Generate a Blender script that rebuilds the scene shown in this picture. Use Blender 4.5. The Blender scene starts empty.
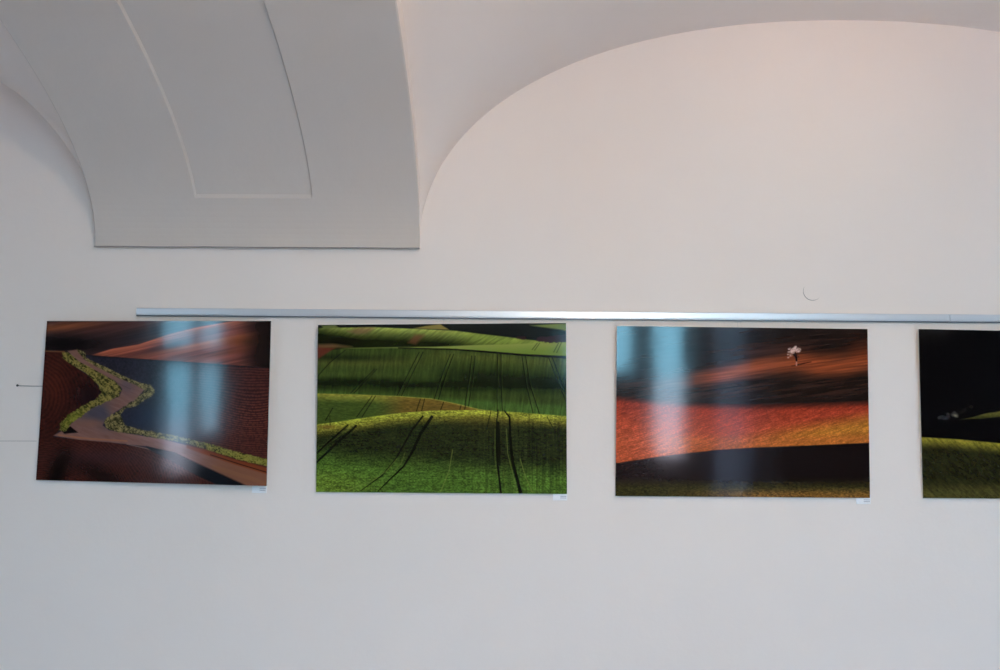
import bpy, bmesh, math, random
import numpy as np
from mathutils import Vector, Matrix

S = bpy.context.scene
C = S.collection
R = math.radians

# ------------------------------------------------------------------ camera
cam_data = bpy.data.cameras.new('camera')
cam_data.sensor_width = 36.0
cam_data.lens = 958.17 / 1000 * 36.0
cam_data.clip_start = 0.05
cam_data.clip_end = 500
cam = bpy.data.objects.new('camera', cam_data)
C.objects.link(cam)
_r = Vector((0.9998930, 0.0121514, 0.0081458))
_u = Vector((-0.0068040, -0.1066408, 0.9942743))
_f = Vector((-0.0129505, 0.9942234, 0.1065467))
m3 = Matrix((_r, _u, -_f)).transposed()
cam.matrix_world = Matrix.Translation((0, -3.5, 1.60)) @ m3.to_4x4()
S.camera = cam

# ------------------------------------------------------------------ view
S.view_settings.view_transform = 'Standard'
S.view_settings.look = 'None'
S.view_settings.gamma = 1.0
S.view_settings.use_curve_mapping = False
S.view_settings.exposure = 0.97
S.cycles.use_denoising = True
S.cycles.denoiser = 'OPENIMAGEDENOISE'
S.cycles.denoising_input_passes = 'RGB_ALBEDO_NORMAL'
S.cycles.denoising_prefilter = 'ACCURATE'
S.cycles.max_bounces = 12
S.cycles.diffuse_bounces = 8
S.cycles.glossy_bounces = 4
S.cycles.sample_clamp_indirect = 6.0

# ------------------------------------------------------------------ sky
SKY = 1.0
world = bpy.data.worlds.new('sky')
S.world = world
world.use_nodes = True
wn, wl = world.node_tree.nodes, world.node_tree.links
wn.clear()
w_out = wn.new('ShaderNodeOutputWorld')
w_bg = wn.new('ShaderNodeBackground')
w_tc = wn.new('ShaderNodeTexCoord')
w_sep = wn.new('ShaderNodeSeparateXYZ')
w_rmp = wn.new('ShaderNodeValToRGB')
wl.new(w_tc.outputs['Generated'], w_sep.inputs[0])
w_map = wn.new('ShaderNodeMapRange'); w_map.inputs['From Min'].default_value = -1.0
e = w_rmp.color_ramp.elements
wl.new(w_sep.outputs['Z'], w_map.inputs[0]); wl.new(w_map.outputs[0], w_rmp.inputs[0])
e[0].position = 0.0; e[0].color = (0.50, 0.44, 0.42, 1)      # sunlit pale ground far below the horizon
e[1].position = 1.0; e[1].color = (1.2, 1.9, 2.8, 1)
n = e.new(0.47); n.color = (0.50, 0.47, 0.56, 1)
n = e.new(0.50); n.color = (0.24, 0.62, 0.84, 1)
n = e.new(0.54); n.color = (0.28, 0.65, 0.88, 1)
n = e.new(0.60); n.color = (0.80, 1.08, 1.38, 1)
w_bg.inputs['Strength'].default_value = 11.5 * SKY
wl.new(w_rmp.outputs[0], w_bg.inputs[0])
wl.new(w_bg.outputs[0], w_out.inputs[0])

# the room: front wall face y = 0, opposite wall face y = -RD
RD = 5.2
ZS = 2.294                       # springing of the vault
BAYS = [-3.146, 1.25, 5.646]
HW = 1.595                       # half width of a bay
XL, XR = BAYS[0] - HW - 0.6, BAYS[2] + HW + 0.6

# windows: centre x, glass columns (x0, x1), curtain spans
WZ0, WZ1 = 0.62, 2.95
WINDOWS = [(-3.455, 0.40), (1.40, 0.95), (5.646, 0.40)]
for i, (cx, hw) in enumerate(WINDOWS):
    L = bpy.data.lights.new('window_daylight', 'AREA')
    L.shape = 'RECTANGLE'
    L.size = 2 * hw; L.size_y = WZ1 - WZ0
    L.cycles.is_portal = True
    o = bpy.data.objects.new('window_daylight', L)
    C.objects.link(o)
    o.location = (cx, -RD - 0.45, (WZ0 + WZ1) / 2)
    o.rotation_euler = (R(90), 0, R(0))      # shines towards +y

# ------------------------------------------------------------------ helpers
def mesh_obj(name, bm, mat=None, parent=None, smooth=False):
    me = bpy.data.meshes.new(name)
    bm.normal_update()
    bm.to_mesh(me); bm.free()
    o = bpy.data.objects.new(name, me)
    C.objects.link(o)
    if mat: me.materials.append(mat)
    if parent: o.parent = parent
    if smooth:
        for p in me.polygons: p.use_smooth = True
    return o

def struct(o):
    o['kind'] = 'structure'; return o

def tag(o, label, cat, group=None):
    o['label'] = label; o['category'] = cat
    if group: o['group'] = group
    return o

def empty(name, loc):
    o = bpy.data.objects.new(name, None)
    o.location = loc; o.empty_display_size = 0.05
    C.objects.link(o); return o

def box(bm, x0, x1, y0, y1, z0, z1, bevel=0.0):
    r = bmesh.ops.create_cube(bm, size=1.0)
    vs = r['verts']
    for v in vs:
        v.co = Vector(((x0 + x1) / 2 + v.co.x * (x1 - x0), (y0 + y1) / 2 + v.co.y * (y1 - y0), (z0 + z1) / 2 + v.co.z * (z1 - z0)))
    if bevel:
        es = list({ed for v in vs for ed in v.link_edges})
        bmesh.ops.bevel(bm, geom=es, offset=bevel, segments=2, affect='EDGES', profile=0.5)

def tube(bm, pts, rad, seg=8, cap=True):
    pts = [Vector(p) for p in pts]
    rings = []
    for i, p in enumerate(pts):
        d = (pts[min(i + 1, len(pts) - 1)] - pts[max(i - 1, 0)]).normalized()
        a = d.cross(Vector((0, 1, 0)))
        if a.length < 1e-3: a = d.cross(Vector((1, 0, 0)))
        a.normalize(); b = d.cross(a).normalized()
        rr = rad[i] if isinstance(rad, (list, tuple)) else rad
        rings.append([bm.verts.new(p + rr * (math.cos(t) * a + math.sin(t) * b)) for t in [2 * math.pi * k / seg for k in range(seg)]])
    for r0, r1 in zip(rings, rings[1:]):
        for k in range(seg):
            bm.faces.new((r0[k], r0[(k + 1) % seg], r1[(k + 1) % seg], r1[k]))
    if cap:
        bm.faces.new(rings[0]); bm.faces.new(list(reversed(rings[-1])))

def grid(bm, P):
    V = [[bm.verts.new(p) for p in row] for row in P]
    for i in range(len(V) - 1):
        for j in range(len(V[0]) - 1):
            bm.faces.new((V[i][j], V[i + 1][j], V[i + 1][j + 1], V[i][j + 1]))
    return V

# ------------------------------------------------------------------ materials
def principled(name, col=(0.8, 0.8, 0.8), rough=0.6, metal=0.0, spec=0.5):
    m = bpy.data.materials.new(name); m.use_nodes = True
    b = m.node_tree.nodes['Principled BSDF']
    b.inputs['Base Color'].default_value = (*col, 1)
    b.inputs['Roughness'].default_value = rough
    b.inputs['Metallic'].default_value = metal
    b.inputs['Specular IOR Level'].default_value = spec
    return m, m.node_tree.nodes, m.node_tree.links, b

def plaster(name, c0, c1, bump=0.12, scale=2.2):
    m, N, L, b = principled(name, c0, 0.85, 0, 0.2)
    tc = N.new('ShaderNodeTexCoord')
    n1 = N.new('ShaderNodeTexNoise'); n1.inputs['Scale'].default_value = scale; n1.inputs['Detail'].default_value = 6
    n2 = N.new('ShaderNodeTexNoise'); n2.inputs['Scale'].default_value = 60; n2.inputs['Detail'].default_value = 8
    n3 = N.new('ShaderNodeTexNoise'); n3.inputs['Scale'].default_value = 5; n3.inputs['Detail'].default_value = 2
    for q in (n1, n2, n3): L.new(tc.outputs['Object'], q.inputs['Vector'])
    r = N.new('ShaderNodeValToRGB')
    r.color_ramp.elements[0].position = 0.3; r.color_ramp.elements[0].color = (*c0, 1)
    r.color_ramp.elements[1].position = 0.7; r.color_ramp.elements[1].color = (*c1, 1)
    L.new(n1.outputs[0], r.inputs[0]); L.new(r.outputs[0], b.inputs['Base Color'])
    b1 = N.new('ShaderNodeBump'); b1.inputs['Strength'].default_value = bump; b1.inputs['Distance'].default_value = 0.004
    b2 = N.new('ShaderNodeBump'); b2.inputs['Strength'].default_value = 0.25; b2.inputs['Distance'].default_value = 0.02
    L.new(n2.outputs[0], b1.inputs['Height']); L.new(n3.outputs[0], b2.inputs['Height'])
    L.new(b2.outputs[0], b1.inputs['Normal']); L.new(b1.outputs[0], b.inputs['Normal'])
    return m

M_wall = plaster('white_plaster', (0.825, 0.765, 0.713), (0.845, 0.785, 0.733))
M_vault = plaster('vault_plaster', (0.80, 0.725, 0.665), (0.82, 0.745, 0.685))
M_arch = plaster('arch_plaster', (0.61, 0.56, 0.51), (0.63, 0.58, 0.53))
M_alu, N_, L_, b_ = principled('brushed_aluminium', (0.66, 0.68, 0.71), 0.38, 0.5)
nz = N_.new('ShaderNodeTexNoise'); nz.inputs['Scale'].default_value = 1.0; nz.inputs['Detail'].default_value = 4
mp = N_.new('ShaderNodeMapping'); mp.inputs['Scale'].default_value = (1.2, 60, 60)
tc = N_.new('ShaderNodeTexCoord'); L_.new(tc.outputs['Object'], mp.inputs[0]); L_.new(mp.outputs[0], nz.inputs['Vector'])
mr = N_.new('ShaderNodeMapRange'); mr.inputs['To Min'].default_value = 0.3; mr.inputs['To Max'].default_value = 0.46
L_.new(nz.outputs[0], mr.inputs[0]); L_.new(mr.outputs[0], b_.inputs['Roughness'])
M_groove = principled('dark_groove_metal', (0.12, 0.14, 0.17), 0.5, 0.6)[0]
M_steel = principled('steel_wire', (0.6, 0.6, 0.6), 0.35, 0.8)[0]
M_dark = principled('dark_nail_metal', (0.06, 0.055, 0.05), 0.5, 0.7)[0]
M_edge = principled('panel_edge_white', (0.62, 0.60, 0.58), 0.6)[0]
M_back = principled('panel_backing', (0.35, 0.34, 0.33), 0.8)[0]
M_card = principled('white_card', (0.88, 0.89, 0.90), 0.7)[0]
M_ink = principled('grey_ink', (0.30, 0.30, 0.34), 0.8)[0]
M_crack_shade = principled('crack_and_shade', (0.30, 0.28, 0.26), 0.95)[0]  # wall cracks, and the painted shadow line under the arch
M_frame = principled('white_window_paint', (0.72, 0.71, 0.68), 0.45)[0]
M_frame_dark = principled('brown_window_paint', (0.10, 0.085, 0.07), 0.5)[0]
M_opp = plaster('darkened_plaster', (0.10, 0.09, 0.08), (0.12, 0.105, 0.095))  # unseen wall coloured dark so the glossy prints reflect black
def thin_glass(name, tint):
    m = bpy.data.materials.new(name); m.use_nodes = True
    N, L = m.node_tree.nodes, m.node_tree.links; N.clear()
    o = N.new('ShaderNodeOutputMaterial'); t = N.new('ShaderNodeBsdfTransparent'); gl = N.new('ShaderNodeBsdfGlossy'); x = N.new('ShaderNodeMixShader')
    t.inputs[0].default_value = (*tint, 1); gl.inputs['Roughness'].default_value = 0.02; x.inputs[0].default_value = 0.05
    L.new(t.outputs[0], x.inputs[1]); L.new(gl.outputs[0], x.inputs[2]); L.new(x.outputs[0], o.inputs[0])
    return m
M_glass = thin_glass('window_glass', (0.98, 0.98, 0.98))
M_glass_dim = thin_glass('dimmed_window_glass', (0.84, 0.85, 0.86))  # tint darkened to dim the window's reflection in the left print


# pale stone floor tiles
M_floor, N_, L_, b_ = principled('pale_blue_grey_tiles', (0.6, 0.6, 0.6), 0.3)
tc = N_.new('ShaderNodeTexCoord')
br = N_.new('ShaderNodeTexBrick'); br.inputs['Scale'].default_value = 1.0; br.offset = 0.0
br.inputs['Brick Width'].default_value = 0.5; br.inputs['Row Height'].default_value = 0.5; br.inputs['Mortar Size'].default_value = 0.004
br.inputs['Color1'].default_value = (0.66, 0.78, 0.89, 1); br.inputs['Color2'].default_value = (0.62, 0.74, 0.86, 1); br.inputs['Mortar'].default_value = (0.3, 0.3, 0.3, 1)
nz = N_.new('ShaderNodeTexNoise'); nz.inputs['Scale'].default_value = 5; nz.inputs['Detail'].default_value = 8
mx = N_.new('ShaderNodeMixRGB'); mx.blend_type = 'MULTIPLY'; mx.inputs[0].default_value = 0.2
L_.new(tc.outputs['Object'], br.inputs['Vector']); L_.new(tc.outputs['Object'], nz.inputs['Vector']); L_.new(br.outputs['Color'], mx.inputs[1]); L_.new(nz.outputs[0], mx.inputs[2]); L_.new(mx.outputs[0], b_.inputs['Base Color'])
# thin translucent curtain cloth
M_curtain = bpy.data.materials.new('sheer_curtain_cloth'); M_curtain.use_nodes = True
N_, L_ = M_curtain.node_tree.nodes, M_curtain.node_tree.links; N_.clear()
oo = N_.new('ShaderNodeOutputMaterial'); d1 = N_.new('ShaderNodeBsdfDiffuse'); d2 = N_.new('ShaderNodeBsdfTranslucent'); ms = N_.new('ShaderNodeMixShader')
d1.inputs[0].default_value = (0.45, 0.48, 0.55, 1); d2.inputs[0].default_value = (0.34, 0.40, 0.48, 1); ms.inputs[0].default_value = 0.75
L_.new(d1.outputs[0], ms.inputs[1]); L_.new(d2.outputs[0], ms.inputs[2]); tr = N_.new('ShaderNodeBsdfTransparent'); m2 = N_.new('ShaderNodeMixShader'); m2.inputs[0].default_value = 0.04
L_.new(ms.outputs[0], m2.inputs[1]); L_.new(tr.outputs[0], m2.inputs[2]); L_.new(m2.outputs[0], oo.inputs[0])

# ------------------------------------------------------------------ room shell
ZT = 3.75
bm = bmesh.new(); box(bm, XL - 0.2, XR + 0.2, 0.0, 0.25, -0.1, ZT)
wall_front = struct(mesh_obj('wall_front', bm, M_wall))
bm = bmesh.new(); box(bm, XL - 0.2, XL, -RD - 0.01, 0.01, -0.1, ZT)
struct(mesh_obj('wall_left', bm, M_wall))
bm = bmesh.new(); box(bm, XR, XR + 0.2, -RD - 0.01, 0.01, -0.1, ZT)
struct(mesh_obj('wall_right', bm, M_wall))
bm = bmesh.new(); box(bm, XL - 0.2, XR + 0.2, -RD - 0.55, 0.05, -0.1, 0.0)
struct(mesh_obj('floor', bm, M_floor))
# opposite wall with three window openings
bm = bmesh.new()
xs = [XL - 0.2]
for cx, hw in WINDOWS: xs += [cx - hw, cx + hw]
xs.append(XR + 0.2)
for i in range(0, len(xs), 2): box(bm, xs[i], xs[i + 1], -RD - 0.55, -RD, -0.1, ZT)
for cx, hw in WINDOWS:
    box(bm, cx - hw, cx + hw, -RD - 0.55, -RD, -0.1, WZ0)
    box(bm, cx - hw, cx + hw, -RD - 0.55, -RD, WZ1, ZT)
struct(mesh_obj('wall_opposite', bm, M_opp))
for nm, y0, y1 in (('baseboard_front', -0.018, 0.0), ('baseboard_opposite', -RD, -RD + 0.018)):
    bm = bmesh.new(); box(bm, XL, XR, y0, y1, 0.0, 0.10, 0.004); struct(mesh_obj(nm, bm, M_frame))

# vault webs: lunette profile g(x) crossed with the main barrel h(y)
A = RD / 2
LUN = 0.89
def g(u):
    u = min(abs(u), 1.0); return LUN * (1 - u ** 2.2) ** (1 / 2.2)
def h(y, b=0.90):
    t = min(abs((-y - A) / A), 1.0); return b * math.sqrt(max(0.0, 1 - t * t))
def web(x, y, cx):
    a, b = g((x - cx) / HW), h(y)
    p = 5.0
    return ZS + (a ** p + b ** p) ** (1 / p)
bm = bmesh.new()
for cx in BAYS:
    us = [-math.cos(math.pi * i / 110) for i in range(111)]
    vs = [-math.cos(math.pi * j / 90) for j in range(91)]
    P = []
    for u in us:
        row = []
        for v in vs:
            x = cx + HW * u; y = -A + A * v
            row.append(Vector((cx + (HW + 0.004) * u, -A + (A + 0.004) * v, web(x, y, cx))))
        P.append(row)
    grid(bm, P)
ceiling = struct(mesh_obj('ceiling', bm, M_vault, smooth=True))
# a roof slab above keeps daylight out of the void over the vault
bm = bmesh.new(); box(bm, XL - 0.2, XR + 0.2, -RD - 0.55, 0.25, ZT, ZT + 0.1)
struct(mesh_obj('trim_1', bm, M_vault))

# transverse arches with a sunk panel on the soffit
def arch(x0, x1, name):
    bm = bmesh.new()
    b_, off = 0.78, 0.026
    ins, dep, rim = 0.386, 0.009, 0.006
    phis = [0, 0.01, 0.02, 0.04] + [0.06 + (math.pi - 0.12) * i / 120 for i in range(121)] + [math.pi - 0.04, math.pi - 0.02, math.pi - 0.01, math.pi]
    ph0 = math.asin(0.168 / b_)
    phis += [ph0, ph0 + 0.012, math.pi - ph0, math.pi - ph0 - 0.012]
    phis = sorted(phis)
    rnd = random.Random(5)
    xs = [x0, x0 + 0.004] + [x0 + ins * 0.5, x0 + ins, x0 + ins + rim, (x0 + x1) / 2, x1 - ins - rim, x1 - ins, x1 - ins * 0.5] + [x1 - 0.004, x1]
    low, top = [], []
    for ph in phis:
        a = A - off
        y = -A + a * math.cos(ph); z = ZS + b_ * math.sin(ph)
        nrm = Vector((0, math.cos(ph) * b_, math.sin(ph) * a)).normalized()
        lr, tr = [], []
        for x in xs:
            d = 0.0
            inside_x = x0 + ins + rim - 1e-6 <= x <= x1 - ins - rim + 1e-6
            inside_p = ph0 + 0.011 <= ph <= math.pi - ph0 - 0.011
            if inside_x and inside_p: d = dep
            p = Vector((x, y, z)) + nrm * d
            if x in (x0, x1): p = p + nrm * 0.004
            lr.append(p)
            tr.append(Vector((x, y, z)) + nrm * 0.30)
        low.append(lr); top.append(tr)
    V1 = grid(bm, low); V2 = grid(bm, top)
    for i in range(len(phis) - 1):
        for j in (0, len(xs) - 1):
            bm.faces.new((V1[i][j], V1[i + 1][j], V2[i + 1][j], V2[i][j]))
    for i in (0, len(phis) - 1):
        for j in range(len(xs) - 1):
            bm.faces.new((V1[i][j], V1[i][j + 1], V2[i][j + 1], V2[i][j]))
    bmesh.ops.recalc_face_normals(bm, faces=bm.faces)
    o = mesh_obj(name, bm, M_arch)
    # side faces use the lighter vault plaster
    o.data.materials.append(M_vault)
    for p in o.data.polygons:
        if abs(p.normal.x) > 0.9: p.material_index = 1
    return struct(o)
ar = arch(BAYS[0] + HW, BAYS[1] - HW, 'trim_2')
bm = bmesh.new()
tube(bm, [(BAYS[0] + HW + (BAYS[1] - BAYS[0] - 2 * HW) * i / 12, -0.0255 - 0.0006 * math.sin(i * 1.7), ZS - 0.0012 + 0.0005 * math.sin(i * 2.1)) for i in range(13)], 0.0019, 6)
mesh_obj('shadow_line', bm, M_crack_shade, ar)  # dark tube drawn as the shadow line under the arch's bottom edge
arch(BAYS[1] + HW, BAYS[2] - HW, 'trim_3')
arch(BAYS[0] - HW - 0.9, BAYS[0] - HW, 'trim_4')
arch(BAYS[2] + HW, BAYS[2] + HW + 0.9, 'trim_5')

# ------------------------------------------------------------------ windows behind the camera
def window(name, cx, hw, cols, tr0, tr1, upper, glass=None):
    """cols: (x0, x1, z bottom) of the glass below the transom tr0..tr1; upper: glass spans above it"""
    y0, y1 = -RD - 0.50, -RD - 0.42
    bm = bmesh.new()
    box(bm, cx - hw, cx + hw, y0, y1, WZ0, WZ0 + 0.06, 0.004)
    box(bm, cx - hw, cx + hw, y0, y1, WZ1 - 0.06, WZ1, 0.004)
    box(bm, cx - hw, cx + hw, y0, y1, tr0, tr1, 0.004)
    def bars(spans, z0, z1):
        e = [cx - hw]
        for q in spans: e += [q[0], q[1]]
        e.append(cx + hw)
        for i in range(0, len(e), 2):
            if e[i + 1] - e[i] > 0.005: box(bm, e[i], e[i + 1], y0 + 0.003, y1 - 0.003, z0, z1, 0.003)
    bars(cols, WZ0 + 0.05, tr0 + 0.01); bars(upper, tr1 - 0.01, WZ1 - 0.05)
    for a, b, zb in cols:
        if zb > WZ0 + 0.07: box(bm, a - 0.004, b + 0.004, y0 + 0.006, y1 - 0.006, WZ0 + 0.05, zb, 0.003)
    o = struct(mesh_obj(name, bm, M_frame_dark))
    for a, b, za, zb in [(a, b, zb, tr0) for a, b, zb in cols] + [(a, b, tr1, WZ1 - 0.05) for a, b in upper]:
        bm = bmesh.new(); box(bm, a - 0.005, b + 0.005, -RD - 0.462, -RD - 0.458, za - 0.005, zb + 0.005)
        mesh_obj('window_pane', bm, glass or M_glass, o)
    bm = bmesh.new(); box(bm, cx - hw - 0.03, cx + hw + 0.03, -RD - 0.42, -RD + 0.04, WZ0 - 0.03, WZ0 + 0.005, 0.006)
    mesh_obj('window_sill', bm, M_frame_dark, o)
    return o
window('window_1', *WINDOWS[0], [(-3.74, -3.50, 1.05), (-3.40, -3.17, 1.42)], 2.10, 2.26, [(-3.78, -3.50), (-3.40, -3.13)], M_glass_dim)
window('window_2', *WINDOWS[1], [(0.56, 1.12, 1.80), (1.35, 1.61, 1.01), (1.93, 2.18, 0.70)], 2.34, 2.44, [(0.51, 1.36), (1.44, 2.29)])
window('window_3', *WINDOWS[2], [(5.30, 5.60, 1.01), (5.70, 6.0, 1.01)], 2.24, 2.34, [(5.30, 5.60), (5.70, 6.0)])
# sheer curtain in front of the right-hand light of the middle window
bm = bmesh.new()
P = []
for i in range(81):
    x = 1.80 + 0.31 * i / 80
    P.append([Vector((x, -RD + 0.09 + 0.018 * math.sin(i * 0.9) + 0.006 * math.sin(i * 2.3), z)) for z in (0.60, 1.2, 1.8, 2.38)])
grid(bm, P)
ct = mesh_obj('curtain', bm, M_curtain, smooth=True)
tag(ct, 'narrow sheer curtain hanging in front of the middle window', 'curtain')
bm = bmesh.new(); tube(bm, [(1.64, -RD + 0.09, 2.39), (2.18, -RD + 0.09, 2.39)], 0.009, 10)
tube(bm, [(1.66, -RD - 0.52, 2.39), (1.66, -RD + 0.09, 2.39)], 0.006, 8); tube(bm, [(2.16, -RD - 0.52, 2.39), (2.16, -RD + 0.09, 2.39)], 0.006, 8)
tag(mesh_obj('curtain_rod', bm, M_dark), 'short dark rod holding the sheer curtain', 'curtain rod')

# ------------------------------------------------------------------ printed landscapes
def sg(c): return np.where(np.array(c, float) / 255 <= 0.04045, np.array(c, float) / 255 / 12.92, ((np.array(c, float) / 255 + 0.055) / 1.055) ** 2.4)

class Art:
    """a colour field sampled on photo-frame coordinates (x right, y down)"""
    def __init__(s, X, Y, seed):
        s.X, s.Y = X, Y; s.I = np.zeros(X.shape + (3,)); s.rng = np.random.RandomState(seed)
    def noise(s, sx, sy, oct=3, ang=0.0, warp=None):
        ca, sa = math.cos(ang), math.sin(ang)
        u = (s.X * ca + s.Y * sa) / sx; v = (-s.X * sa + s.Y * ca) / sy
        if warp is not None: v = v + warp / sy
        out = np.zeros_like(u); amp = 1.0; tot = 0
        for k in range(oct):
            T = s.rng.rand(128, 128)
            ui, vi = np.floor(u).astype(int), np.floor(v).astype(int)
            fu, fv = u - ui, v - vi
            fu = fu * fu * (3 - 2 * fu); fv = fv * fv * (3 - 2 * fv)
            a, b = T[vi % 128, ui % 128], T[vi % 128, (ui + 1) % 128]
            c, d = T[(vi + 1) % 128, ui % 128], T[(vi + 1) % 128, (ui + 1) % 128]
            out += amp * ((a * (1 - fu) + b * fu) * (1 - fv) + (c * (1 - fu) + d * fu) * fv)
            tot += amp; amp *= 0.55; u = u * 2.03 + 7.1; v = v * 2.03 + 3.3
        return out / tot
    def curve(s, pts):
        p = np.array(sorted(pts), float)
        # smooth interpolation: linear on dense, box filtered
        xs = np.linspace(p[0, 0] - 30, p[-1, 0] + 30, 800); ys = np.interp(xs, p[:, 0], p[:, 1])
        k = np.ones(15) / 15; ys = np.convolve(np.pad(ys, 7, 'edge'), k, 'valid')
        return np.interp(s.X, xs, ys)
    def mix(s, mask, col):
        col = np.asarray(col, float)
        m = np.clip(mask, 0, 1)[..., None]
        s.I = s.I * (1 - m) + col * m
    def mul(s, mask, f):
        s.I *= (1 + np.clip(mask, 0, 1) * (np.asarray(f) - 1))[..., None]
    def below(s, c, soft=0.5): return np.clip((s.Y - c) / soft + 0.5, 0, 1)
    def seg(s, pts):
        """distance to a polyline and the fraction along it"""
        pts = np.array(pts, float); D = np.full(s.X.shape, 1e9); T = np.zeros(s.X.shape); n = len(pts) - 1
        for i in range(n):
            a, b = pts[i], pts[i + 1]; d = b - a; L = d @ d + 1e-9
            t = np.clip(((s.X - a[0]) * d[0] + (s.Y - a[1]) * d[1]) / L, 0, 1)
            q = np.hypot(s.X - a[0] - t * d[0], s.Y - a[1] - t * d[1])
            k = q < D; D = np.where(k, q, D); T = np.where(k, (i + t) / n, T)
        return D, T
    def line(s, pts, w0, col, a=1.0, w1=None, soft=0.5):
        D, T = s.seg(pts); w = w0 + ((w0 if w1 is None else w1) - w0) * T
        s.mix(a * np.clip((w / 2 - D) / soft + 0.5, 0, 1), col)
    def poly(s, pts, soft=0.6, jit=None):
        pts = np.array(pts, float); X, Y = s.X, s.Y
        if jit is not None: X = X + jit; Y = Y + jit * 0.7
        ins = np.zeros(X.shape, bool); D = np.full(X.shape, 1e9)
        for i in range(len(pts)):
            a, b = pts[i], pts[(i + 1) % len(pts)]; d = b - a; L = d @ d + 1e-9
            t = np.clip(((X - a[0]) * d[0] + (Y - a[1]) * d[1]) / L, 0, 1)
            D = np.minimum(D, np.hypot(X - a[0] - t * d[0], Y - a[1] - t * d[1]))
            if abs(d[1]) > 1e-9:
                c = ((a[1] > Y) != (b[1] > Y)) & (X < d[0] * (Y - a[1]) / d[1] + a[0]); ins ^= c
        sd = np.where(ins, D, -D); return np.clip(sd / soft + 0.5, 0, 1)
    def lerp(s, a, b, t):
        t = np.clip(t, 0, 1)[..., None]; return np.asarray(a, float) * (1 - t) + np.asarray(b, float) * t

def smooth(t): t = np.clip(t, 0, 1); return t * t * (3 - 2 * t)
def blob(A, x, y, rx, ry, ang=0.0):
    ca, sa = math.cos(ang), math.sin(ang); dx, dy = A.X - x, A.Y - y
    return np.exp(-(((dx * ca + dy * sa) / rx) ** 2 + ((-dx * sa + dy * ca) / ry) ** 2))

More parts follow.
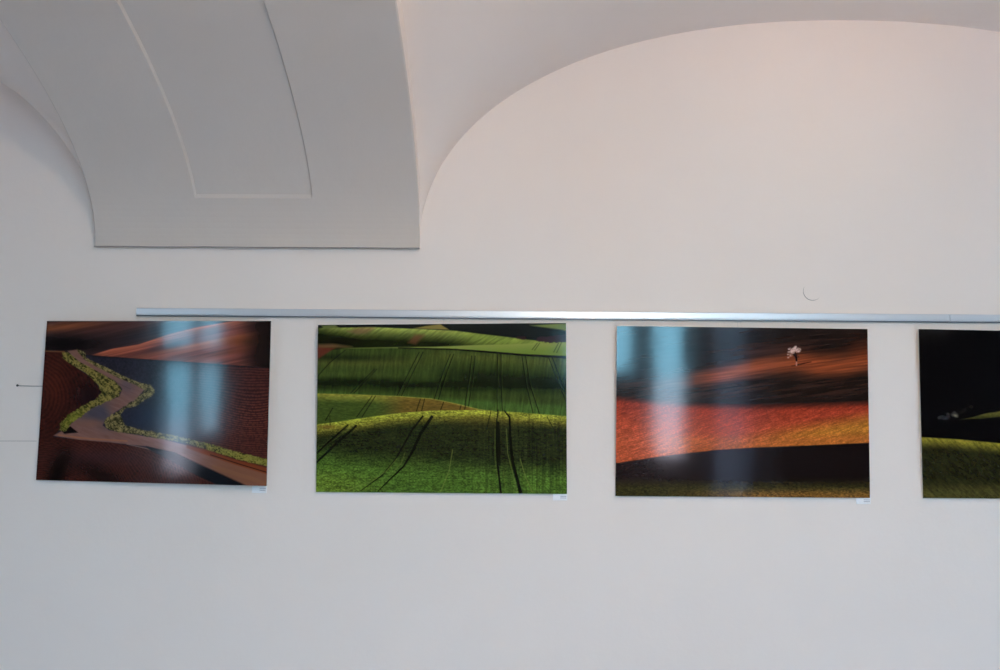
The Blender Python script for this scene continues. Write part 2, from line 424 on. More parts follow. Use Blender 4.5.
def art_road(A):
    Z = lambda pts: [(20 + x / 3.35, 300 + y / 3.35) for x, y in pts]
    fieldline = A.curve(Z([(60, 170), (225, 185), (400, 198), (500, 205), (690, 218), (835, 228), (900, 232)]))
    crest = A.curve(Z([(60, 215), (225, 190), (310, 165), (400, 150), (500, 115), (600, 90), (710, 72), (900, 40)]))
    st = A.noise(60, 1.6, 3, -0.22)
    A.I[:] = (58, 40, 40)
    # upper slope
    A.mix(smooth((A.X - 200) / 60), (38, 20, 16))
    A.mix(0.9 * blob(A, 60, 327, 50, 5, -0.08), (128, 70, 42))
    A.mix(0.5 * blob(A, 130, 325, 60, 5, -0.15), (92, 52, 46))
    A.mix(0.95 * blob(A, 62, 344, 42, 8, 0.02), (10, 8, 10))
    A.mix(0.5 * blob(A, 140, 336, 30, 5, -0.3), (40, 36, 44))
    A.mul(np.ones_like(A.X), 0.75 + 0.5 * st)
    # lit hill
    d = A.Y - crest
    m = A.below(crest, 1.2) * (1 - smooth((A.X - 226) / 50))
    hill = A.lerp((196, 104, 74), (124, 62, 48), d / 9)
    st2 = A.noise(70, 1.7, 3, -0.22)
    hill = hill * (0.62 + 0.75 * st2)[..., None]
    A.mix(m * smooth((A.X - 84) / 22), hill)
    A.mix(0.75 * blob(A, 165, 348, 34, 4, -0.25), (66, 34, 32))
    A.mix(0.8 * blob(A, 205, 344, 55, 2.2, -0.2) , (190, 104, 66))
    A.mix(0.7 * blob(A, 196, 350, 44, 1.5, -0.2), (176, 92, 62))
    A.mix(0.8 * blob(A, 238, 341, 20, 6, -0.1), (132, 62, 26))
    A.mix(0.7 * blob(A, 232, 352, 22, 3, -0.15), (110, 52, 28))
    A.mix(0.9 * smooth((A.X - 234) / 36), (22, 12, 10))
    A.mix(0.5 * blob(A, 255, 342, 14, 3), (46, 28, 12))
    # big ploughed field right
    f = A.below(fieldline, 0.8)
    rows = 0.5 + 0.5 * np.sin(2 * np.pi * (A.Y - 0.02 * A.X - 12 * blob(A, 252, 420, 40, 34) + 2.5 * A.noise(22, 7)) / 2.3)
    dots = A.noise(1.6, 1.6, 2)
    base = A.lerp((46, 42, 54), (62, 30, 26), (A.X - 150) / 45) * (0.62 + 0.45 * rows * smooth((A.X - 160) / 60) + 0.4 * dots)[..., None]
    A.mix(f, base)
    A.mix(0.65 * f * smooth((A.X - 205) / 20) * blob(A, 250, 425, 34, 30) * (rows > 0.55) * (dots > 0.45), (112, 56, 42))
    A.mix(f * np.exp(-((A.Y - fieldline - 0.5) / 0.9) ** 2) * 0.7, (26, 20, 24))
    A.mix(0.75 * blob(A, 150, 420, 26, 18), (26, 36, 56))
    A.mix(0.5 * blob(A, 180, 430, 16, 22), (40, 56, 82))
    # left ploughed field
    left = A.poly(Z([(0, 170), (150, 172), (170, 215), (250, 270), (278, 315), (250, 345), (170, 385), (130, 440), (110, 460), (300, 478), (430, 500), (600, 560), (760, 640), (0, 660)]), 1.0)
    cx, cy = 20 + 20 / 3.35, 300 + 330 / 3.35
    rr = np.hypot((A.X - cx) * 1.0, (A.Y - cy) * 1.1)
    arcs = 0.5 + 0.5 * np.sin(rr / 0.62 + 7 * A.noise(14, 14, 2))
    lc = np.ones(A.X.shape + (3,)) * np.array((50, 22, 18)) * (0.72 + 0.2 * arcs + 0.5 * A.noise(2, 2, 2))[..., None]
    A.mix(left, lc)
    A.mix(left * 0.45 * blob(A, 54, 384, 14, 24) * (0.5 + 0.5 * arcs), (112, 46, 30))
    furrows(A, left * smooth((A.Y - 436) / 10), 30, 520, 2.6, (84, 44, 34), 0.55)
    A.mix(left * 0.8 * blob(A, 90, 398, 15, 14), (26, 14, 20))
    A.mix(left * 0.5 * blob(A, 100, 458, 50, 10), (60, 42, 50))
    A.mix(left * 0.9 * blob(A, 58, 472, 9, 22, 0.4), (8, 6, 6))
    A.mix(left * 0.7 * blob(A, 105, 478, 34, 9, 0.5), (20, 12, 12))
    A.line(Z([(60, 172), (150, 175)]), 1.0, (120, 84, 52), 0.8)
    # bright furrows lower middle
    for k in range(5):
        A.line(Z([(330 + 22 * k, 495 - 2 * k), (450 + 20 * k, 540 - 6 * k), (610 + 20 * k, 615 - 6 * k)]), 0.7, (88, 50, 36), 0.5)
    # road
    road = A.poly(Z([(160, 172), (190, 168), (220, 192), (270, 222), (330, 252), (390, 280), (420, 300), (392, 335), (365, 352), (320, 378), (288, 402), (278, 422), (300, 438), (400, 455), (480, 468), (560, 488), (640, 518), (740, 552), (840, 585), (840, 630), (750, 628), (680, 588), (600, 552), (520, 515), (430, 492), (300, 478), (200, 470), (112, 456), (150, 436), (210, 384), (272, 348), (335, 325), (345, 300), (320, 272), (260, 243), (200, 213)]), 1.0)
    rc = A.lerp((134, 98, 90), (112, 76, 66), A.noise(10, 1.5, 3, 0.35))
    A.mix(road, rc)
    A.mix(road * 0.75 * np.clip(blob(A, 94, 412, 16, 8, -0.5) + blob(A, 105, 420, 9, 10, -0.9), 0, 1), (54, 58, 74))
    A.mix(road * 0.55 * blob(A, 127, 386, 9, 8, 0.6), (74, 66, 80))
    A.line(Z([(215, 225), (290, 262), (345, 288), (372, 300)]), 1.2, (84, 60, 60), 0.5)
    A.mix(road * 0.7 * blob(A, 92, 424, 18, 4, 0.0), (126, 88, 74))
    A.mix(road * 0.8 * smooth((A.X - 190) / 40), (122, 78, 56))
    A.mix(road * 0.6 * blob(A, 160, 440, 34, 4, 0.25), (150, 108, 100))
    A.line(Z([(130, 454), (230, 466), (360, 474)]), 1.6, (150, 98, 70), 0.8)
    A.line(Z([(360, 484), (430, 500), (520, 540)]), 0.9, (140, 108, 92), 0.7)
    # small dark bank beside the turning
    A.mix(A.poly(Z([(140, 440), (170, 425), (196, 446), (150, 450)]), 1), (16, 10, 10))
    # dark bank under the road at right
    A.mix(A.poly(Z([(425, 492), (520, 513), (600, 550), (680, 586), (760, 622), (670, 622), (600, 590), (520, 545), (440, 505)]), 2.0), (14, 16, 22))
    # grass verges
    j = (A.noise(2.2, 2.2, 2) - 0.5) * 3.2
    gn = 0.55 * A.noise(1.1, 0.9, 2) + 0.45 * A.noise(3.5, 2.0, 2, 0.6)
    gcol = A.lerp((36, 38, 15), (140, 124, 62), smooth((gn - 0.27) * 2.4))
    gl = A.poly(Z([(138, 175), (165, 178), (200, 208), (255, 238), (318, 272), (342, 298), (334, 325), (272, 352), (210, 388), (168, 420), (150, 442), (132, 438), (140, 408), (172, 378), (222, 350), (262, 330), (274, 310), (262, 285), (222, 246), (170, 216), (145, 198)]), 1.0, j)
    A.mix(gl, gcol)
    A.mix(gl * 0.6 * blob(A, 74, 420, 14, 8, -0.7), (116, 122, 34))
    A.line(Z([(168, 385), (150, 410), (145, 432)]), 1.4, (60, 70, 20), 0.5)
    gr = A.poly(Z([(190, 165), (216, 175), (224, 196), (285, 224), (345, 254), (400, 278), (440, 286), (456, 308), (432, 332), (395, 352), (350, 372), (335, 382), (345, 400), (352, 420), (400, 434), (480, 448), (560, 464), (640, 484), (720, 508), (840, 538), (840, 562), (720, 532), (640, 506), (560, 482), (480, 468), (400, 454), (330, 444), (292, 432), (284, 412), (305, 388), (360, 356), (395, 330), (418, 304), (392, 288), (330, 262), (270, 232), (222, 205), (205, 188)]), 1.0, j)
    gcol2 = A.lerp((34, 34, 16), (140, 124, 76), smooth((gn - 0.27) * 2.4))
    A.mix(gr, gcol2)
    A.mix(gr * 0.5 * smooth((A.X - 190) / 30) * (gn > 0.4), (128, 128, 36))
    A.mix(0.9 * A.poly(Z([(560, 486), (640, 508), (720, 535), (840, 566), (840, 588), (720, 552), (640, 525), (560, 497)]), 1.5), (122, 56, 30))
    A.line(Z([(640, 520), (740, 552), (840, 582)]), 1.0, (30, 18, 12), 0.8)
    A.line(Z([(650, 560), (780, 600), (840, 625)]), 4, (134, 92, 62), 0.35)
    A.mix(np.clip(1 - (A.Y - 319.5) / 2.2, 0, 1) * 0.5, (20, 12, 12))

def furrows(A, mask, cx, cy, per, col, a, wob=6):
    rr = np.hypot(A.X - cx, (A.Y - cy) * 1.15) + wob * A.noise(16, 16, 2)
    f = 0.5 + 0.5 * np.sin(rr * 2 * np.pi / per)
    A.mix(mask * a * f ** 2 * (0.4 + 1.2 * A.noise(2.4, 1.6, 2)), col)

def art_green(A):
    Z = lambda pts: [(300 + x / 3.35, 310 + y / 3.35) for x, y in pts]
    n1 = A.noise(3.0, 0.8, 3, 0.0); fine = A.noise(1.2, 1.0, 2)
    A.I[:] = (24, 28, 26)
    A.mix(0.8 * A.poly(Z([(70, 52), (118, 50), (132, 60), (80, 62)]), 1.5), (112, 122, 60))
    A.mix(A.poly(Z([(380, 62), (420, 54), (470, 48), (500, 66)]), 1.0), (134, 120, 62))
    A.mix(A.poly(Z([(770, 52), (830, 48), (900, 44), (900, 70), (830, 60)]), 1.5), (110, 122, 60))
    c1 = A.curve(Z([(50, 60), (250, 58), (400, 64), (520, 70), (600, 80), (700, 92), (760, 100), (830, 107), (900, 108)]))
    d = A.Y - c1
    up = A.lerp((168, 180, 84), (26, 34, 12), d / 13 + np.clip((360 - A.X) / 45, 0, 1) * 0.55)
    up = A.lerp(up, (118, 136, 54), smooth((A.X - 440) / 50) * (0.85 - d / 40))
    diag = A.noise(9, 1.2, 3, -0.6); up = up * (0.72 + 0.55 * diag)[..., None]
    A.mix(A.below(c1, 0.8), up)
    A.mix(0.65 * A.poly(Z([(160, 72), (205, 58), (250, 60), (225, 78), (190, 82)]), 3.5, (fine - .5) * 2), (120, 82, 62))
    A.mix(0.65 * A.poly(Z([(362, 110), (385, 84), (418, 84), (400, 104), (388, 116)]), 3.5), (112, 66, 48))
    A.mix(0.6 * blob(A, 338, 342, 22, 4), (14, 8, 6))
    jj = (fine - 0.5) * 3
    A.mix(A.poly(Z([(722, 92), (738, 84), (762, 90), (752, 100), (730, 98)]), 1.0, jj), (40, 24, 26))
    A.mix(A.poly(Z([(790, 104), (800, 92), (840, 88), (890, 82), (900, 108), (830, 110)]), 1.0, jj), (46, 28, 34))
    c2 = A.curve(Z([(50, 122), (180, 128), (300, 126), (450, 124), (600, 118), (700, 116), (780, 112), (900, 112)]))
    A.mix(A.below(c2, 0.8) * smooth((A.X - 338) / 20), A.lerp((136, 146, 70), (108, 128, 50), (A.Y - c2) / 8))
    for a, b in (((795, 112), (778, 134)), ((803, 112), (786, 136)), ((866, 112), (850, 142)), ((875, 112), (860, 144))):
        A.line(Z([a, b]), 0.8, (50, 60, 24), 0.8)
    A.mix(0.8 * A.poly(Z([(55, 116), (110, 114), (175, 124), (60, 132)]), 3), (124, 88, 56))
    c3 = A.curve(Z([(50, 150), (100, 136), (150, 130), (300, 128), (450, 130), (600, 140), (750, 152), (900, 158)]))
    dm = A.Y - c3
    vst = A.noise(1.5, 14, 3, 0.12)
    mid = np.ones(A.X.shape + (3,)) * np.array((54, 68, 28))
    mid = A.lerp(mid, (88, 92, 40), 0.8 * np.exp(-((A.Y - 362) / 6) ** 2) * smooth((470 - A.X) / 100) + 0.55 * smooth((A.X - 400) / 60) * np.exp(-((dm - 6) / 5) ** 2))
    mid = A.lerp(mid, (70, 84, 36), 0.8 * np.exp(-((A.Y - 376 - 0.03 * (A.X - 340)) / 5) ** 2) * smooth((440 - A.X) / 80))
    mid = A.lerp(mid, (16, 24, 10), 0.85 * np.exp(-((A.Y - 383.5 - 0.012 * (A.X - 320) + 5 * (A.noise(30, 5, 2) - 0.5)) / 5.4) ** 2))
    mid = A.lerp(mid, (18, 26, 12), 0.7 * np.exp(-((A.Y - 357.5 - 0.02 * (A.X - 320)) / 4) ** 2) * smooth((430 - A.X) / 80))
    mid = A.lerp(mid, (18, 26, 12), 0.75 * np.exp(-((A.Y - 374 - 0.07 * (A.X - 440)) / 8) ** 2) * smooth((A.X - 420) / 60))
    mid = A.lerp(mid, (70, 98, 40), 0.9 * smooth((A.Y - 388 - 0.06 * (A.X - 320)) / 7))
    mid = mid * (0.62 + 0.6 * vst + 0.18 * A.noise(1.3, 1.3, 2))[..., None]
    A.mix(A.below(c3, 0.8), mid)
    A.line(Z([(330, 128), (500, 132), (600, 139), (750, 152), (900, 160)]), 1.0, (16, 16, 12), 0.95, 2.6)
    A.mix(0.9 * A.poly(Z([(50, 126), (118, 128), (62, 164), (50, 168)]), 2.0), (104, 46, 34))
    for p in ([(400, 142), (368, 205), (325, 290)], [(413, 142), (382, 205), (340, 290)], [(504, 150), (480, 210), (450, 302)], [(515, 150), (492, 210), (464, 302)], [(576, 155), (566, 240), (552, 332)], [(587, 155), (578, 240), (564, 332)],
              [(662, 150), (661, 250), (661, 345)], [(674, 150), (674, 250), (679, 345)], [(744, 155), (758, 250), (782, 352)], [(756, 155), (770, 250), (803, 352)], [(834, 162), (860, 230), (896, 320)], [(846, 162), (872, 230), (900, 310)], [(152, 136), (100, 178), (60, 222)], [(250, 200), (170, 280)], [(258, 200), (182, 280)]):
        A.line(Z(p), 0.9, (10, 14, 6), 0.8)
        A.line([(x + 1.0, y) for x, y in Z(p)], 0.5, (92, 108, 52), 0.3)
    # middle ridge
    c4 = A.curve(Z([(50, 281), (200, 285), (330, 290), (440, 298), (520, 314), (600, 334), (700, 346), (900, 420)]))
    d = A.Y - c4
    rd = A.lerp((158, 152, 58), (66, 82, 32), d / 9)
    rd = A.lerp(rd, (112, 86, 36), smooth((A.X - 372) / 40) * 0.9 * smooth(d / 1.5))
    rd = rd * (0.7 + 0.55 * n1)[..., None]
    A.mix(A.below(c4, 0.8), rd)
    for p in ([(242, 290), (190, 360)], [(253, 290), (208, 360)], [(404, 300), (390, 342)], [(418, 300), (408, 340)], [(482, 310), (472, 335)], [(540, 322), (536, 336)], [(555, 322), (552, 336)], [(110, 330), (85, 372)]):
        A.line(Z(p), 0.9, (20, 18, 8), 0.8)
    # foreground slope
    c5 = A.curve(Z([(45, 386), (130, 376), (200, 365), (330, 347), (450, 339), (600, 337), (720, 344), (900, 358)]))
    d = A.Y - c5
    fg = A.lerp((156, 162, 54), (120, 112, 40), d / 9)
    fg = A.lerp(fg, (36, 42, 20), smooth((d - 4) / 12))
    lowline = 452 + 0.06 * (A.X - 320) - 6 * smooth((360 - A.X) / 60)
    fg = A.lerp(fg, (72, 100, 36), smooth((A.Y - lowline + 8) / 26))
    fg = A.lerp(fg, (106, 128, 44), 0.8 * smooth((A.Y - 462) / 25) * smooth((400 - A.X) / 80))
    gx = A.noise(1.3, 0.8, 2) * 0.65 + 0.35 * A.noise(7, 0.9, 2)
    gx = 0.5 + 1.45 * (gx - 0.5)
    fg = fg * (0.5 + 1.0 * gx)[..., None]
    A.mix(A.below(c5, 0.8), fg)
    vs = A.noise(1.5, 40, 2)
    A.mul(A.below(c5, 0.8) * smooth((A.X - 440) / 60), 0.72 + 0.55 * vs)
    A.mix(0.35 * A.below(c5 + 6, 6) * smooth((540 - A.X) / 60) * blob(A, 520, 420, 60, 10), (120, 96, 40))
    dk = (10, 14, 6); lt = (118, 130, 58)
    A.line(Z([(412, 358), (375, 405), (350, 450), (318, 505), (275, 555), (205, 605)]), 2.0, dk, 0.9, 1.0)
    A.line(Z([(442, 360), (405, 415), (378, 475), (348, 525), (305, 565), (262, 607)]), 3.2, dk, 0.9, 1.0)
    A.line(Z([(325, 500), (290, 540), (240, 575), (150, 605)]), 0.7, lt, 0.6)
    A.line(Z([(352, 480), (340, 515), (300, 555)]), 0.7, lt, 0.4)
    A.line(Z([(664, 338), (660, 370), (659, 430), (663, 520), (674, 615)]), 1.2, dk, 0.95, 2.2)
    A.line(Z([(664, 380), (668, 450), (670, 520)]), 3.0, dk, 0.7, 2.0)
    A.line(Z([(686, 340), (703, 362), (704, 430), (713, 510), (740, 615)]), 1.4, dk, 0.95, 3.4)
    A.line(Z([(654, 400), (654, 500), (662, 560)]), 0.7, lt, 0.5)
    A.line(Z([(692, 400), (696, 480), (716, 560), (728, 612)]), 0.7, lt, 0.6)
    A.line(Z([(682, 540), (690, 612)]), 0.7, lt, 0.4)
    A.line(Z([(512, 470), (500, 540), (470, 614)]), 0.8, lt, 0.7)
    A.line(Z([(738, 500), (756, 560), (780, 614)]), 0.8, lt, 0.7)
    A.line(Z([(640, 342), (626, 400)]), 0.9, dk, 0.7); A.line(Z([(828, 360), (850, 400)]), 0.9, dk, 0.6)
    A.line(Z([(160, 388), (100, 440), (55, 482)]), 1.8, dk, 0.8); A.line(Z([(188, 390), (120, 450), (55, 512)]), 2.4, dk, 0.8)
    A.line(Z([(178, 388), (110, 440)]), 0.6, lt, 0.4)
    A.line(Z([(100, 358), (101, 388)]), 0.7, (40, 36, 20), 0.9)
    A.mix(0.6 * blob(A, 327, 427.5, 9, 2), (110, 70, 34))

def art_tree(A):
    Z = lambda pts: [(600 + x / 3.35, 310 + y / 3.35) for x, y in pts]
    st = A.noise(34, 1.3, 3, -0.12); fine = A.noise(2.2, 0.9, 2, -0.25)
    A.I[:] = (30, 20, 17)
    A.mul(np.ones_like(A.X), 0.5 + 1.0 * A.noise(40, 1.6, 3, -0.1))
    band = A.curve(Z([(50, 262), (200, 250), (380, 228), (480, 205), (560, 188), (650, 176), (740, 190), (820, 188), (910, 168)]))
    w = 9 + 3 * smooth((A.X - 760) / 60)
    o = np.exp(-np.abs((A.Y - band) / w) ** 2.4)
    A.mix(0.92 * o * (0.6 + 0.7 * st) * (0.3 + 0.7 * smooth((A.X - 655) / 70)), (156, 74, 40))
    A.mix(0.35 * blob(A, 770, 350, 40, 7, -0.1), (92, 48, 36))
    A.mix(0.8 * blob(A, 640, 375, 40, 10), (34, 22, 22))
    A.mix(0.55 * blob(A, 742, 371, 26, 6, -0.25), (158, 82, 48))
    A.mix(0.5 * blob(A, 862, 350, 16, 12), (92, 40, 22))
    dk = A.curve(Z([(50, 285), (300, 290), (480, 272), (650, 262), (800, 262), (910, 250)]))
    A.mix(0.92 * np.exp(-np.abs((A.Y - dk) / 10.5) ** 3) * (0.75 + 0.4 * st), (40, 26, 21))
    A.mul(np.exp(-np.abs((A.Y - dk) / 12.5) ** 3), 0.35 + 1.3 * A.noise(26, 1.3, 3, -0.13))
    A.mul(A.Y < 410, 0.75 + 0.5 * A.noise(30, 1.1, 2, -0.15))
    # red-gold slope
    top = A.curve(Z([(45, 298), (300, 322), (500, 326), (700, 322), (910, 314)]))
    d = A.Y - top
    t = np.clip(d / 42, 0, 1)
    red = A.lerp((146, 50, 32), (184, 84, 50), t)
    gold = 0.9 * smooth((A.X - 705) / 110) * smooth((d - 4 - 0.14 * (868 - A.X)) / 18)
    red = A.lerp(red, (178, 116, 40), gold)
    red = A.lerp(red, (182, 96, 44), 0.6 * smooth((A.X - 640) / 50) * smooth((d - 26) / 10))
    red = red * (0.70 + 0.58 * A.noise(9, 1.0, 3, -0.35))[..., None] * (0.78 + 0.44 * A.noise(1.2, 1.0, 2))[..., None]
    A.mix(A.below(top, 7.0), red)
    # dark plough and grass
    c = A.curve(Z([(40, 516), (200, 492), (380, 471), (500, 463), (700, 455), (910, 446)]))
    dd = A.lerp((36, 26, 26), (20, 12, 12), (A.X - 640) / 160)
    dd = dd * (0.85 + 0.3 * fine)[..., None]
    A.mix(A.below(c, 0.8), dd)
    gr = smooth((A.Y - 476) / 14)
    gc = A.lerp((54, 50, 24), (120, 84, 38), smooth((A.Y - 486) / 10) * smooth((A.X - 640) / 140))
    gc = gc * (0.45 + 1.1 * A.noise(1.6, 0.8, 2))[..., None]
    A.mix(A.below(c, 1) * gr, gc)
    # lone blossoming tree
    rnd = random.Random(3)
    A.line([(796.2, 365.5), (802, 364.2), (806, 363.3), (811.5, 362.2)], 1.5, (34, 14, 10), 0.9, 0.7)
    A.line([(792, 366.3), (797, 366.0)], 1.0, (50, 22, 14), 0.8)
    A.line([(796.6, 365.6), (796.8, 361)], 1.5, (176, 120, 100), 0.95, 1.2)
    A.line([(796.8, 361), (796.4, 357.5), (795, 354.5)], 1.8, (26, 10, 8), 0.95, 2.6)
    A.mix(0.9 * blob(A, 795.5, 355.3, 2.2, 1.8), (28, 12, 10))
    A.line([(796.5, 358), (799, 357)], 0.7, (36, 14, 10), 0.8)
    for k in range(34):
        a = rnd.uniform(-4.1, -0.25)
        L = rnd.uniform(3.0, 7.0) * (1.25 if a < -2.4 else (0.8 if a > -1.0 else 1.0))
        x0, y0 = 795.2 + rnd.uniform(-1.2, 1.2), 352.6 + rnd.uniform(-1.2, 1.2)
        p = [(x0 + L * 0.4 * math.cos(a), y0 + L * 0.36 * math.sin(a)), (x0 + L * math.cos(a + 0.15), y0 + L * 0.86 * math.sin(a + 0.15))]
        A.line(p, 0.8, (196, 158, 146), 0.6, 0.5)
        A.mix(0.75 * blob(A, p[1][0], p[1][1], 0.8, 0.7), (226, 194, 182))
    for k in range(16):
        a = rnd.uniform(0, 6.3); q = rnd.random() ** 0.5
        A.mix(0.7 * blob(A, 793.6 + 4.2 * q * math.cos(a), 349.6 + 3.0 * q * math.sin(a), 0.8, 0.7), (222, 188, 176))

def art_night(A):
    Z = lambda pts: [(860 + x / 3.045, 300 + y / 3.045) for x, y in pts]
    A.I[:] = (5, 4, 6)
    gn = A.noise(1.6, 1.2, 2)
    hill = A.poly(Z([(300, 366), (345, 358), (380, 348), (426, 341), (520, 330), (640, 336), (760, 350), (860, 372), (860, 392), (640, 368), (500, 362), (426, 358), (370, 364)]), 1.6)
    A.mix(0.95 * hill, A.lerp((120, 112, 46), (58, 56, 24), (A.Y - 412) / 7) * (0.75 + 0.4 * gn)[..., None])
    rnd = random.Random(9)
    for k in range(22):
        x = 240 + 110 * rnd.random(); y = 362 - (x - 240) * 0.30 + rnd.uniform(-7, 7)
        px, py = Z([(x, y)])[0]
        A.mix(0.55 * blob(A, px, py, 1.8, 1.5), (62, 60, 58) if x < 300 else (44, 38, 30))
    px, py = Z([(291, 354)])[0]; A.mix(0.9 * blob(A, px, py, 2.6, 1.5, 0.4), (150, 138, 112))
    px, py = Z([(262, 362)])[0]; A.mix(0.6 * blob(A, px, py, 3.5, 2.0), (60, 64, 74))
    for k in range(16):
        x = 1010 + rnd.random() * 60; A.mix(0.6 * blob(A, x, 408 + rnd.uniform(-3, 2), 2.2, 2.4), (50, 46, 34))
    c = A.curve(Z([(180, 419), (300, 426), (426, 438), (620, 462), (860, 500), (960, 520)]))
    d = A.Y - c
    fg = A.lerp((132, 122, 40), (34, 34, 16), smooth(d / 13))
    fg = A.lerp(fg, (66, 62, 30), smooth((A.Y - 476) / 20))
    fg = fg * (0.5 + 0.7 * A.noise(7, 1.6, 3, 0.75) + 0.4 * gn)[..., None]
    A.mix(A.below(c, 1.2), fg)

K_PRINT = 1.12
M_print, N_, L_, b_ = principled('glossy_photo_print', (0.2, 0.2, 0.2), 0.11, 0, 0.5)
at = N_.new('ShaderNodeAttribute'); at.attribute_name = 'print_colour'
L_.new(at.outputs['Color'], b_.inputs['Base Color'])
b_.inputs['Roughness'].default_value = 0.085
b_.inputs['IOR'].default_value = 1.5
nz = N_.new('ShaderNodeTexNoise'); nz.inputs['Scale'].default_value = 9; nz.inputs['Detail'].default_value = 1
tc = N_.new('ShaderNodeTexCoord'); L_.new(tc.outputs['Object'], nz.inputs['Vector'])
bp = N_.new('ShaderNodeBump'); bp.inputs['Strength'].default_value = 0.02; bp.inputs['Distance'].default_value = 0.01
L_.new(nz.outputs[0], bp.inputs['Height']); L_.new(bp.outputs[0], b_.inputs['Normal'])

def picture(corners, px, fn, seed, label, nx=500, ny=336):
    P = [Vector(c) for c in corners]          # TL TR BR BL
    root = empty('landscape_picture', (P[3] + P[2]) / 2)
    tag(root, label, 'picture', 'landscape photographs hanging in a row')
    inv = Matrix.Translation(-root.location)
    nrm = (P[1] - P[0]).cross(P[3] - P[0]).normalized()      # points to -y
    if nrm.y > 0: nrm = -nrm
    th = 0.008
    # panel board
    bm = bmesh.new()
    F = [bm.verts.new(inv @ (p - nrm * 0.0006)) for p in P]; B = [bm.verts.new(inv @ (p - nrm * th)) for p in P]
    bm.faces.new(F); bm.faces.new(B[::-1])
    for i in range(4): bm.faces.new((F[i], B[i], B[(i + 1) % 4], F[(i + 1) % 4]))
    bmesh.ops.recalc_face_normals(bm, faces=bm.faces)
    board = mesh_obj('mounting_board', bm, M_edge, root)
    # backing spacer bars that hold it off the wall
    # print sheet
    U, V = np.meshgrid(np.linspace(0, 1, nx), np.linspace(0, 1, ny))
    def bil(c, u, v):
        c = np.array([list(q) for q in c], float)
        return ((1 - u) * (1 - v))[..., None] * c[0] + (u * (1 - v))[..., None] * c[1] + (u * v)[..., None] * c[2] + ((1 - u) * v)[..., None] * c[3]
    co = bil(P, U, V) - np.array(root.location)
    pp = bil(px, U, V)
    A_ = Art(pp[..., 0], pp[..., 1], seed); fn(A_)
    lin = np.clip(sg(np.clip(A_.I, 0, 255)) * K_PRINT, 0, 0.85)
    idx = np.arange(nx * ny).reshape(ny, nx)
    quads = np.stack([idx[:-1, :-1], idx[1:, :-1], idx[1:, 1:], idx[:-1, 1:]], -1).reshape(-1, 4)
    me = bpy.data.meshes.new('photo_print')
    me.vertices.add(nx * ny); me.vertices.foreach_set('co', co.reshape(-1).astype(np.float32))
    nq = len(quads); me.loops.add(nq * 4); me.loops.foreach_set('vertex_index', quads.reshape(-1).astype(np.int32))
    me.polygons.add(nq); me.polygons.foreach_set('loop_start', np.arange(0, nq * 4, 4, dtype=np.int32))
    me.update(calc_edges=True)
    ca = me.color_attributes.new('print_colour', 'FLOAT_COLOR', 'POINT')
    ca.data.foreach_set('color', np.concatenate([lin, np.ones(lin.shape[:2] + (1,))], -1).reshape(-1).astype(np.float32))
    me.materials.append(M_print)
    o = bpy.data.objects.new('photo_print', me); C.objects.link(o); o.parent = root
    # hanger on the back, near the top
    bm = bmesh.new()
    mid = (P[0] + P[1]) / 2 - root.location - nrm * th
    y_wall = -root.location.y - 0.0005
    box(bm, mid.x - 0.03, mid.x + 0.03, mid.y - 0.001, y_wall, mid.z - 0.10, mid.z - 0.07)
    mesh_obj('hanger', bm, M_back, root)
    return root

PICS = [
 ([[-1.7106, -0.0248, 2.0128], [-0.8775, -0.0539, 2.0148], [-0.8762, -0.0436, 1.4213], [-1.7217, -0.0143, 1.4339]], [[47, 321], [271, 321], [266.5, 486], [36, 480]], art_road, 11,
  'leftmost picture, a glossy photograph of a pale dirt road winding between red-brown ploughed fields'),
 ([[-0.7101, -0.0331, 2.0037], [0.1948, -0.0335, 2.0171], [0.2, -0.0131, 1.4007], [-0.7042, -0.013, 1.3999]], [[318, 325], [566, 323], [567, 494], [316, 492]], art_green, 22,
  'bright picture of rolling green fields crossed by dark wheel tracks, second from the left'),
 ([[0.3798, -0.0365, 2.007], [1.2856, -0.0363, 2.0021], [1.2833, -0.0131, 1.3962], [0.374, -0.013, 1.3952]], [[617, 326], [867.5, 329], [870, 498], [615.5, 496]], art_tree, 33,
  'glossy picture of a lone white blossoming tree on orange and brown hills'),
 ([[1.4729, -0.0279, 2.0044], [2.3737, -0.0213, 1.993], [2.3729, -0.0068, 1.3984], [1.472, -0.0131, 1.3979]], [[918.5, 329], [1168, 334], [1176, 500], [923, 498]], art_night, 44,
  'nearly black picture of a dim green hillside, cut by the right edge of the photo'),
]
for p in PICS: picture(*p)

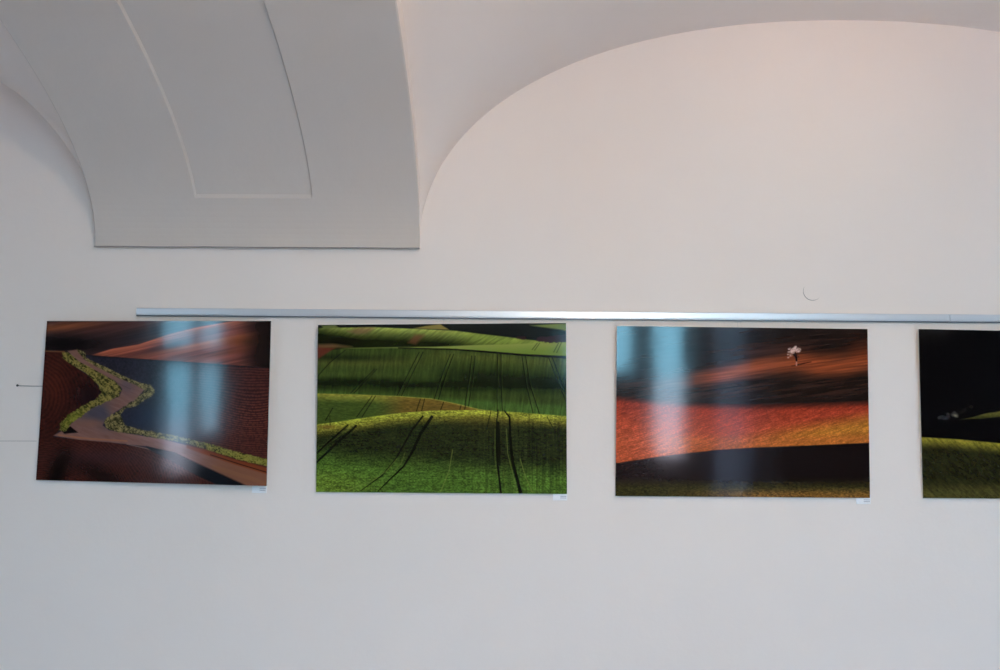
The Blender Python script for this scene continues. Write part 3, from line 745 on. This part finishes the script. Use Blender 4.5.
# ------------------------------------------------------------------ gallery rail, in two lengths
def rail(x0, x1, z0, z1, label):
    # z0, z1: height of the top edge at either end
    root = empty('gallery_rail', (x0, 0, z0))
    tag(root, label, 'rail', 'aluminium gallery rails along the wall')
    prof = [(0, 0), (-0.010, 0), (-0.0125, -0.0025), (-0.0125, -0.0225), (-0.0105, -0.0245), (-0.0105, -0.0265), (0, -0.0265)]
    bm = bmesh.new(); r0, r1 = [], []
    for y, z in prof:
        r0.append(bm.verts.new((0, y, z))); r1.append(bm.verts.new((x1 - x0, y, z + z1 - z0)))
    k = len(prof)
    for i in range(k): bm.faces.new((r0[i], r0[(i + 1) % k], r1[(i + 1) % k], r1[i]))
    bm.faces.new(r0); bm.faces.new(r1[::-1])
    bmesh.ops.recalc_face_normals(bm, faces=bm.faces)
    mesh_obj('rail_profile', bm, M_alu, root)
    bm = bmesh.new()
    for i, (a, b) in enumerate((((0), (x1 - x0)),)):
        vs = [bm.verts.new((xx, yy, zz + (z1 - z0) * xx / (x1 - x0))) for xx in (a, b) for yy in (-0.0125, -0.002) for zz in (-0.0266, -0.0302)]
        for f in ((0, 1, 3, 2), (4, 5, 7, 6), (0, 1, 5, 4), (2, 3, 7, 6), (0, 2, 6, 4), (1, 3, 7, 5)): bm.faces.new([vs[q] for q in f])
    bmesh.ops.recalc_face_normals(bm, faces=bm.faces)
    mesh_obj('lower_groove', bm, M_groove, root)
    return root
zr = lambda x: 2.066 + (x + 1.387) * (2.061 - 2.066) / 3.17
rail(-1.387, 1.594, zr(-1.387), zr(1.594), 'long aluminium hanging rail above the three pictures on the left')
rail(1.597, 4.2, zr(1.597), zr(4.2), 'aluminium hanging rail continuing above the nearly black picture to the right edge')

# hanging wires from rail to the picture backs
def wire(x, zt, zb, yb, label):
    bm = bmesh.new()
    for dx in (-0.006, 0.006):
        tube(bm, [(x + dx, -0.004, zt), (x + dx, yb, zb)], 0.0005, 6)
    o = mesh_obj('hanging_wire', bm, M_steel); tag(o, label, 'wire', 'thin wires holding the pictures'); return o
wire(0.83, 2.037, 1.955, -0.018, 'thin double wire between the rail and the picture of the blossoming tree')
wire(-0.26, 2.038, 1.955, -0.016, 'thin double wire between the rail and the green fields picture')

# ------------------------------------------------------------------ caption cards
def card(x0, x1, z0, z1, tilt, label):
    root = empty('caption_card', ((x0 + x1) / 2, -0.001, z0))
    tag(root, label, 'label', 'small white caption cards under the pictures')
    root.rotation_euler = (0, tilt, 0)
    w, hh = x1 - x0, z1 - z0
    bm = bmesh.new(); box(bm, -w / 2, w / 2, -0.0045, 0.0, 0, hh, 0.0004); mesh_obj('card', bm, M_card, root)
    rnd = random.Random(int((x0 + 9) * 100))
    bm = bmesh.new()
    for k, zz in enumerate((0.5, 0.28)):
        x = 0.02 * w
        while x < 0.42 * w:
            L = rnd.uniform(0.03, 0.09) * w
            box(bm, x, min(x + L, 0.44 * w), -0.0049, -0.0044, hh * zz * 0.8, hh * zz * 0.8 + 0.0022); x += L + 0.012 * w
    mesh_obj('printed_lines', bm, M_ink, root)
    return root
card(-0.938, -0.885, 1.394, 1.432, R(0.6), 'small white caption card under the winding road picture')
card(0.150, 0.201, 1.377, 1.412, R(0), 'small white caption card under the green fields picture')
card(1.237, 1.288, 1.374, 1.408, R(0), 'small white caption card under the blossoming tree picture')

# ------------------------------------------------------------------ marks and small things on the wall
bm = bmesh.new()
cx_, cz_, rr_ = 1.102, 2.1445, 0.0335
pts = [(cx_ + rr_ * math.cos(t), -0.0002, cz_ + rr_ * math.sin(t)) for t in [R(150) + R(165) * i / 24 for i in range(25)]]
tube(bm, pts, [0.0002 + 0.0011 * math.sin(math.pi * i / 24) for i in range(25)], 6)
mesh_obj('ring_crack', bm, M_crack_shade, wall_front)
bm = bmesh.new()
tube(bm, [(-2.3, -0.0001, 1.571), (-1.95, -0.0001, 1.5725), (-1.735, -0.0001, 1.574)], 0.0007, 6)
mesh_obj('hairline_crack', bm, M_crack_shade, wall_front)
# nail with a thin cord to the picture
nail = empty('wall_nail', (-1.813, 0, 1.776))
tag(nail, 'small dark nail in the wall left of the winding road picture', 'nail')
bm = bmesh.new(); tube(bm, [(0, 0, 0), (0, -0.010, 0.0)], 0.0012, 8); mesh_obj('shank', bm, M_dark, nail)
bm = bmesh.new(); tube(bm, [(0, -0.010, 0.0), (0, -0.0125, 0.0)], [0.0045, 0.0038], 10); mesh_obj('nail_head', bm, M_dark, nail)
bm = bmesh.new(); tube(bm, [(-1.813, -0.004, 1.775), (-1.76, -0.004, 1.7742), (-1.69, -0.006, 1.7745)], 0.0009, 6)
tag(mesh_obj('picture_cord', bm, M_dark), 'thin dark cord running from the nail behind the leftmost picture', 'cord')

# ------------------------------------------------------------------ warm spotlight hanging from the vault, above the frame
def spotlight(x, y, z, target, energy):
    root = empty('ceiling_spotlight', (x, y, z))
    tag(root, 'small white ceiling spotlight aimed at the arch-shaped wall field', 'lamp')
    zc = web(x, y, 1.25) - z
    bm = bmesh.new(); tube(bm, [(0, 0, 0.07), (0, 0, zc)], 0.008, 12); mesh_obj('stem', bm, M_frame, root)
    bm = bmesh.new(); tube(bm, [(0, 0, zc - 0.02), (0, 0, zc + 0.01)], 0.05, 20); mesh_obj('ceiling_rose', bm, M_frame, root)
    d = (Vector(target) - Vector((x, y, z))).normalized()
    bm = bmesh.new()
    tube(bm, [d * -0.09, d * -0.08, d * 0.03], [0.03, 0.04, 0.05], 20, cap=False)
    tube(bm, [d * -0.09, d * -0.091], [0.03, 0.001], 20, cap=False)
    mesh_obj('lamp_head', bm, M_frame, root)
    L = bpy.data.lights.new('spot_bulb', 'SPOT'); L.energy = energy; L.color = (1.0, 0.70, 0.42)
    L.spot_size = R(38); L.spot_blend = 1.0; L.shadow_soft_size = 0.04
    o = bpy.data.objects.new('spot_bulb', L); C.objects.link(o); o.parent = root
    o.location = d * 0.035; o.rotation_euler = d.to_track_quat('-Z', 'Y').to_euler()
spotlight(1.25, -1.75, 3.02, (1.19, 0, 2.93), 3.0)

# ------------------------------------------------------------------ unseen pendant globes added as fill light in each bay, above the frame
def pendant(x, y, z, glow, label, bay):  # unseen globe added as fill light
    M_fill_globe = principled('fill_globe_glow', (0.9, 0.9, 0.88), 0.4)[0]
    b_ = M_fill_globe.node_tree.nodes['Principled BSDF']
    b_.inputs['Emission Color'].default_value = (1.0, 0.77, 0.565, 1)
    b_.inputs['Emission Strength'].default_value = glow
    root = empty('fill_pendant', (x, y, z)); tag(root, label, 'lamp', 'opal globes added as fill light under the vault')
    zc = web(x, y, bay) - z
    bm = bmesh.new(); bmesh.ops.create_uvsphere(bm, u_segments=32, v_segments=20, radius=0.15)
    o = mesh_obj('fill_globe_shade', bm, M_fill_globe, root, smooth=True)
    bm = bmesh.new(); tube(bm, [(0, 0, 0.14), (0, 0, zc)], 0.007, 10); mesh_obj('stem', bm, M_frame, root)
    bm = bmesh.new(); tube(bm, [(0, 0, zc - 0.025), (0, 0, zc + 0.01)], [0.055, 0.06], 20); mesh_obj('ceiling_rose', bm, M_frame, root)
for i, cx in enumerate(BAYS):
    pendant(cx - (0, 0.7, 0)[i], -A, 2.65, (2.5, 35.0, 1.0)[i], ['opal globe pendant in the left bay, added as fill light', 'opal globe pendant in the middle bay, added as fill light', 'opal globe pendant in the right bay, added as fill light'][i], cx)
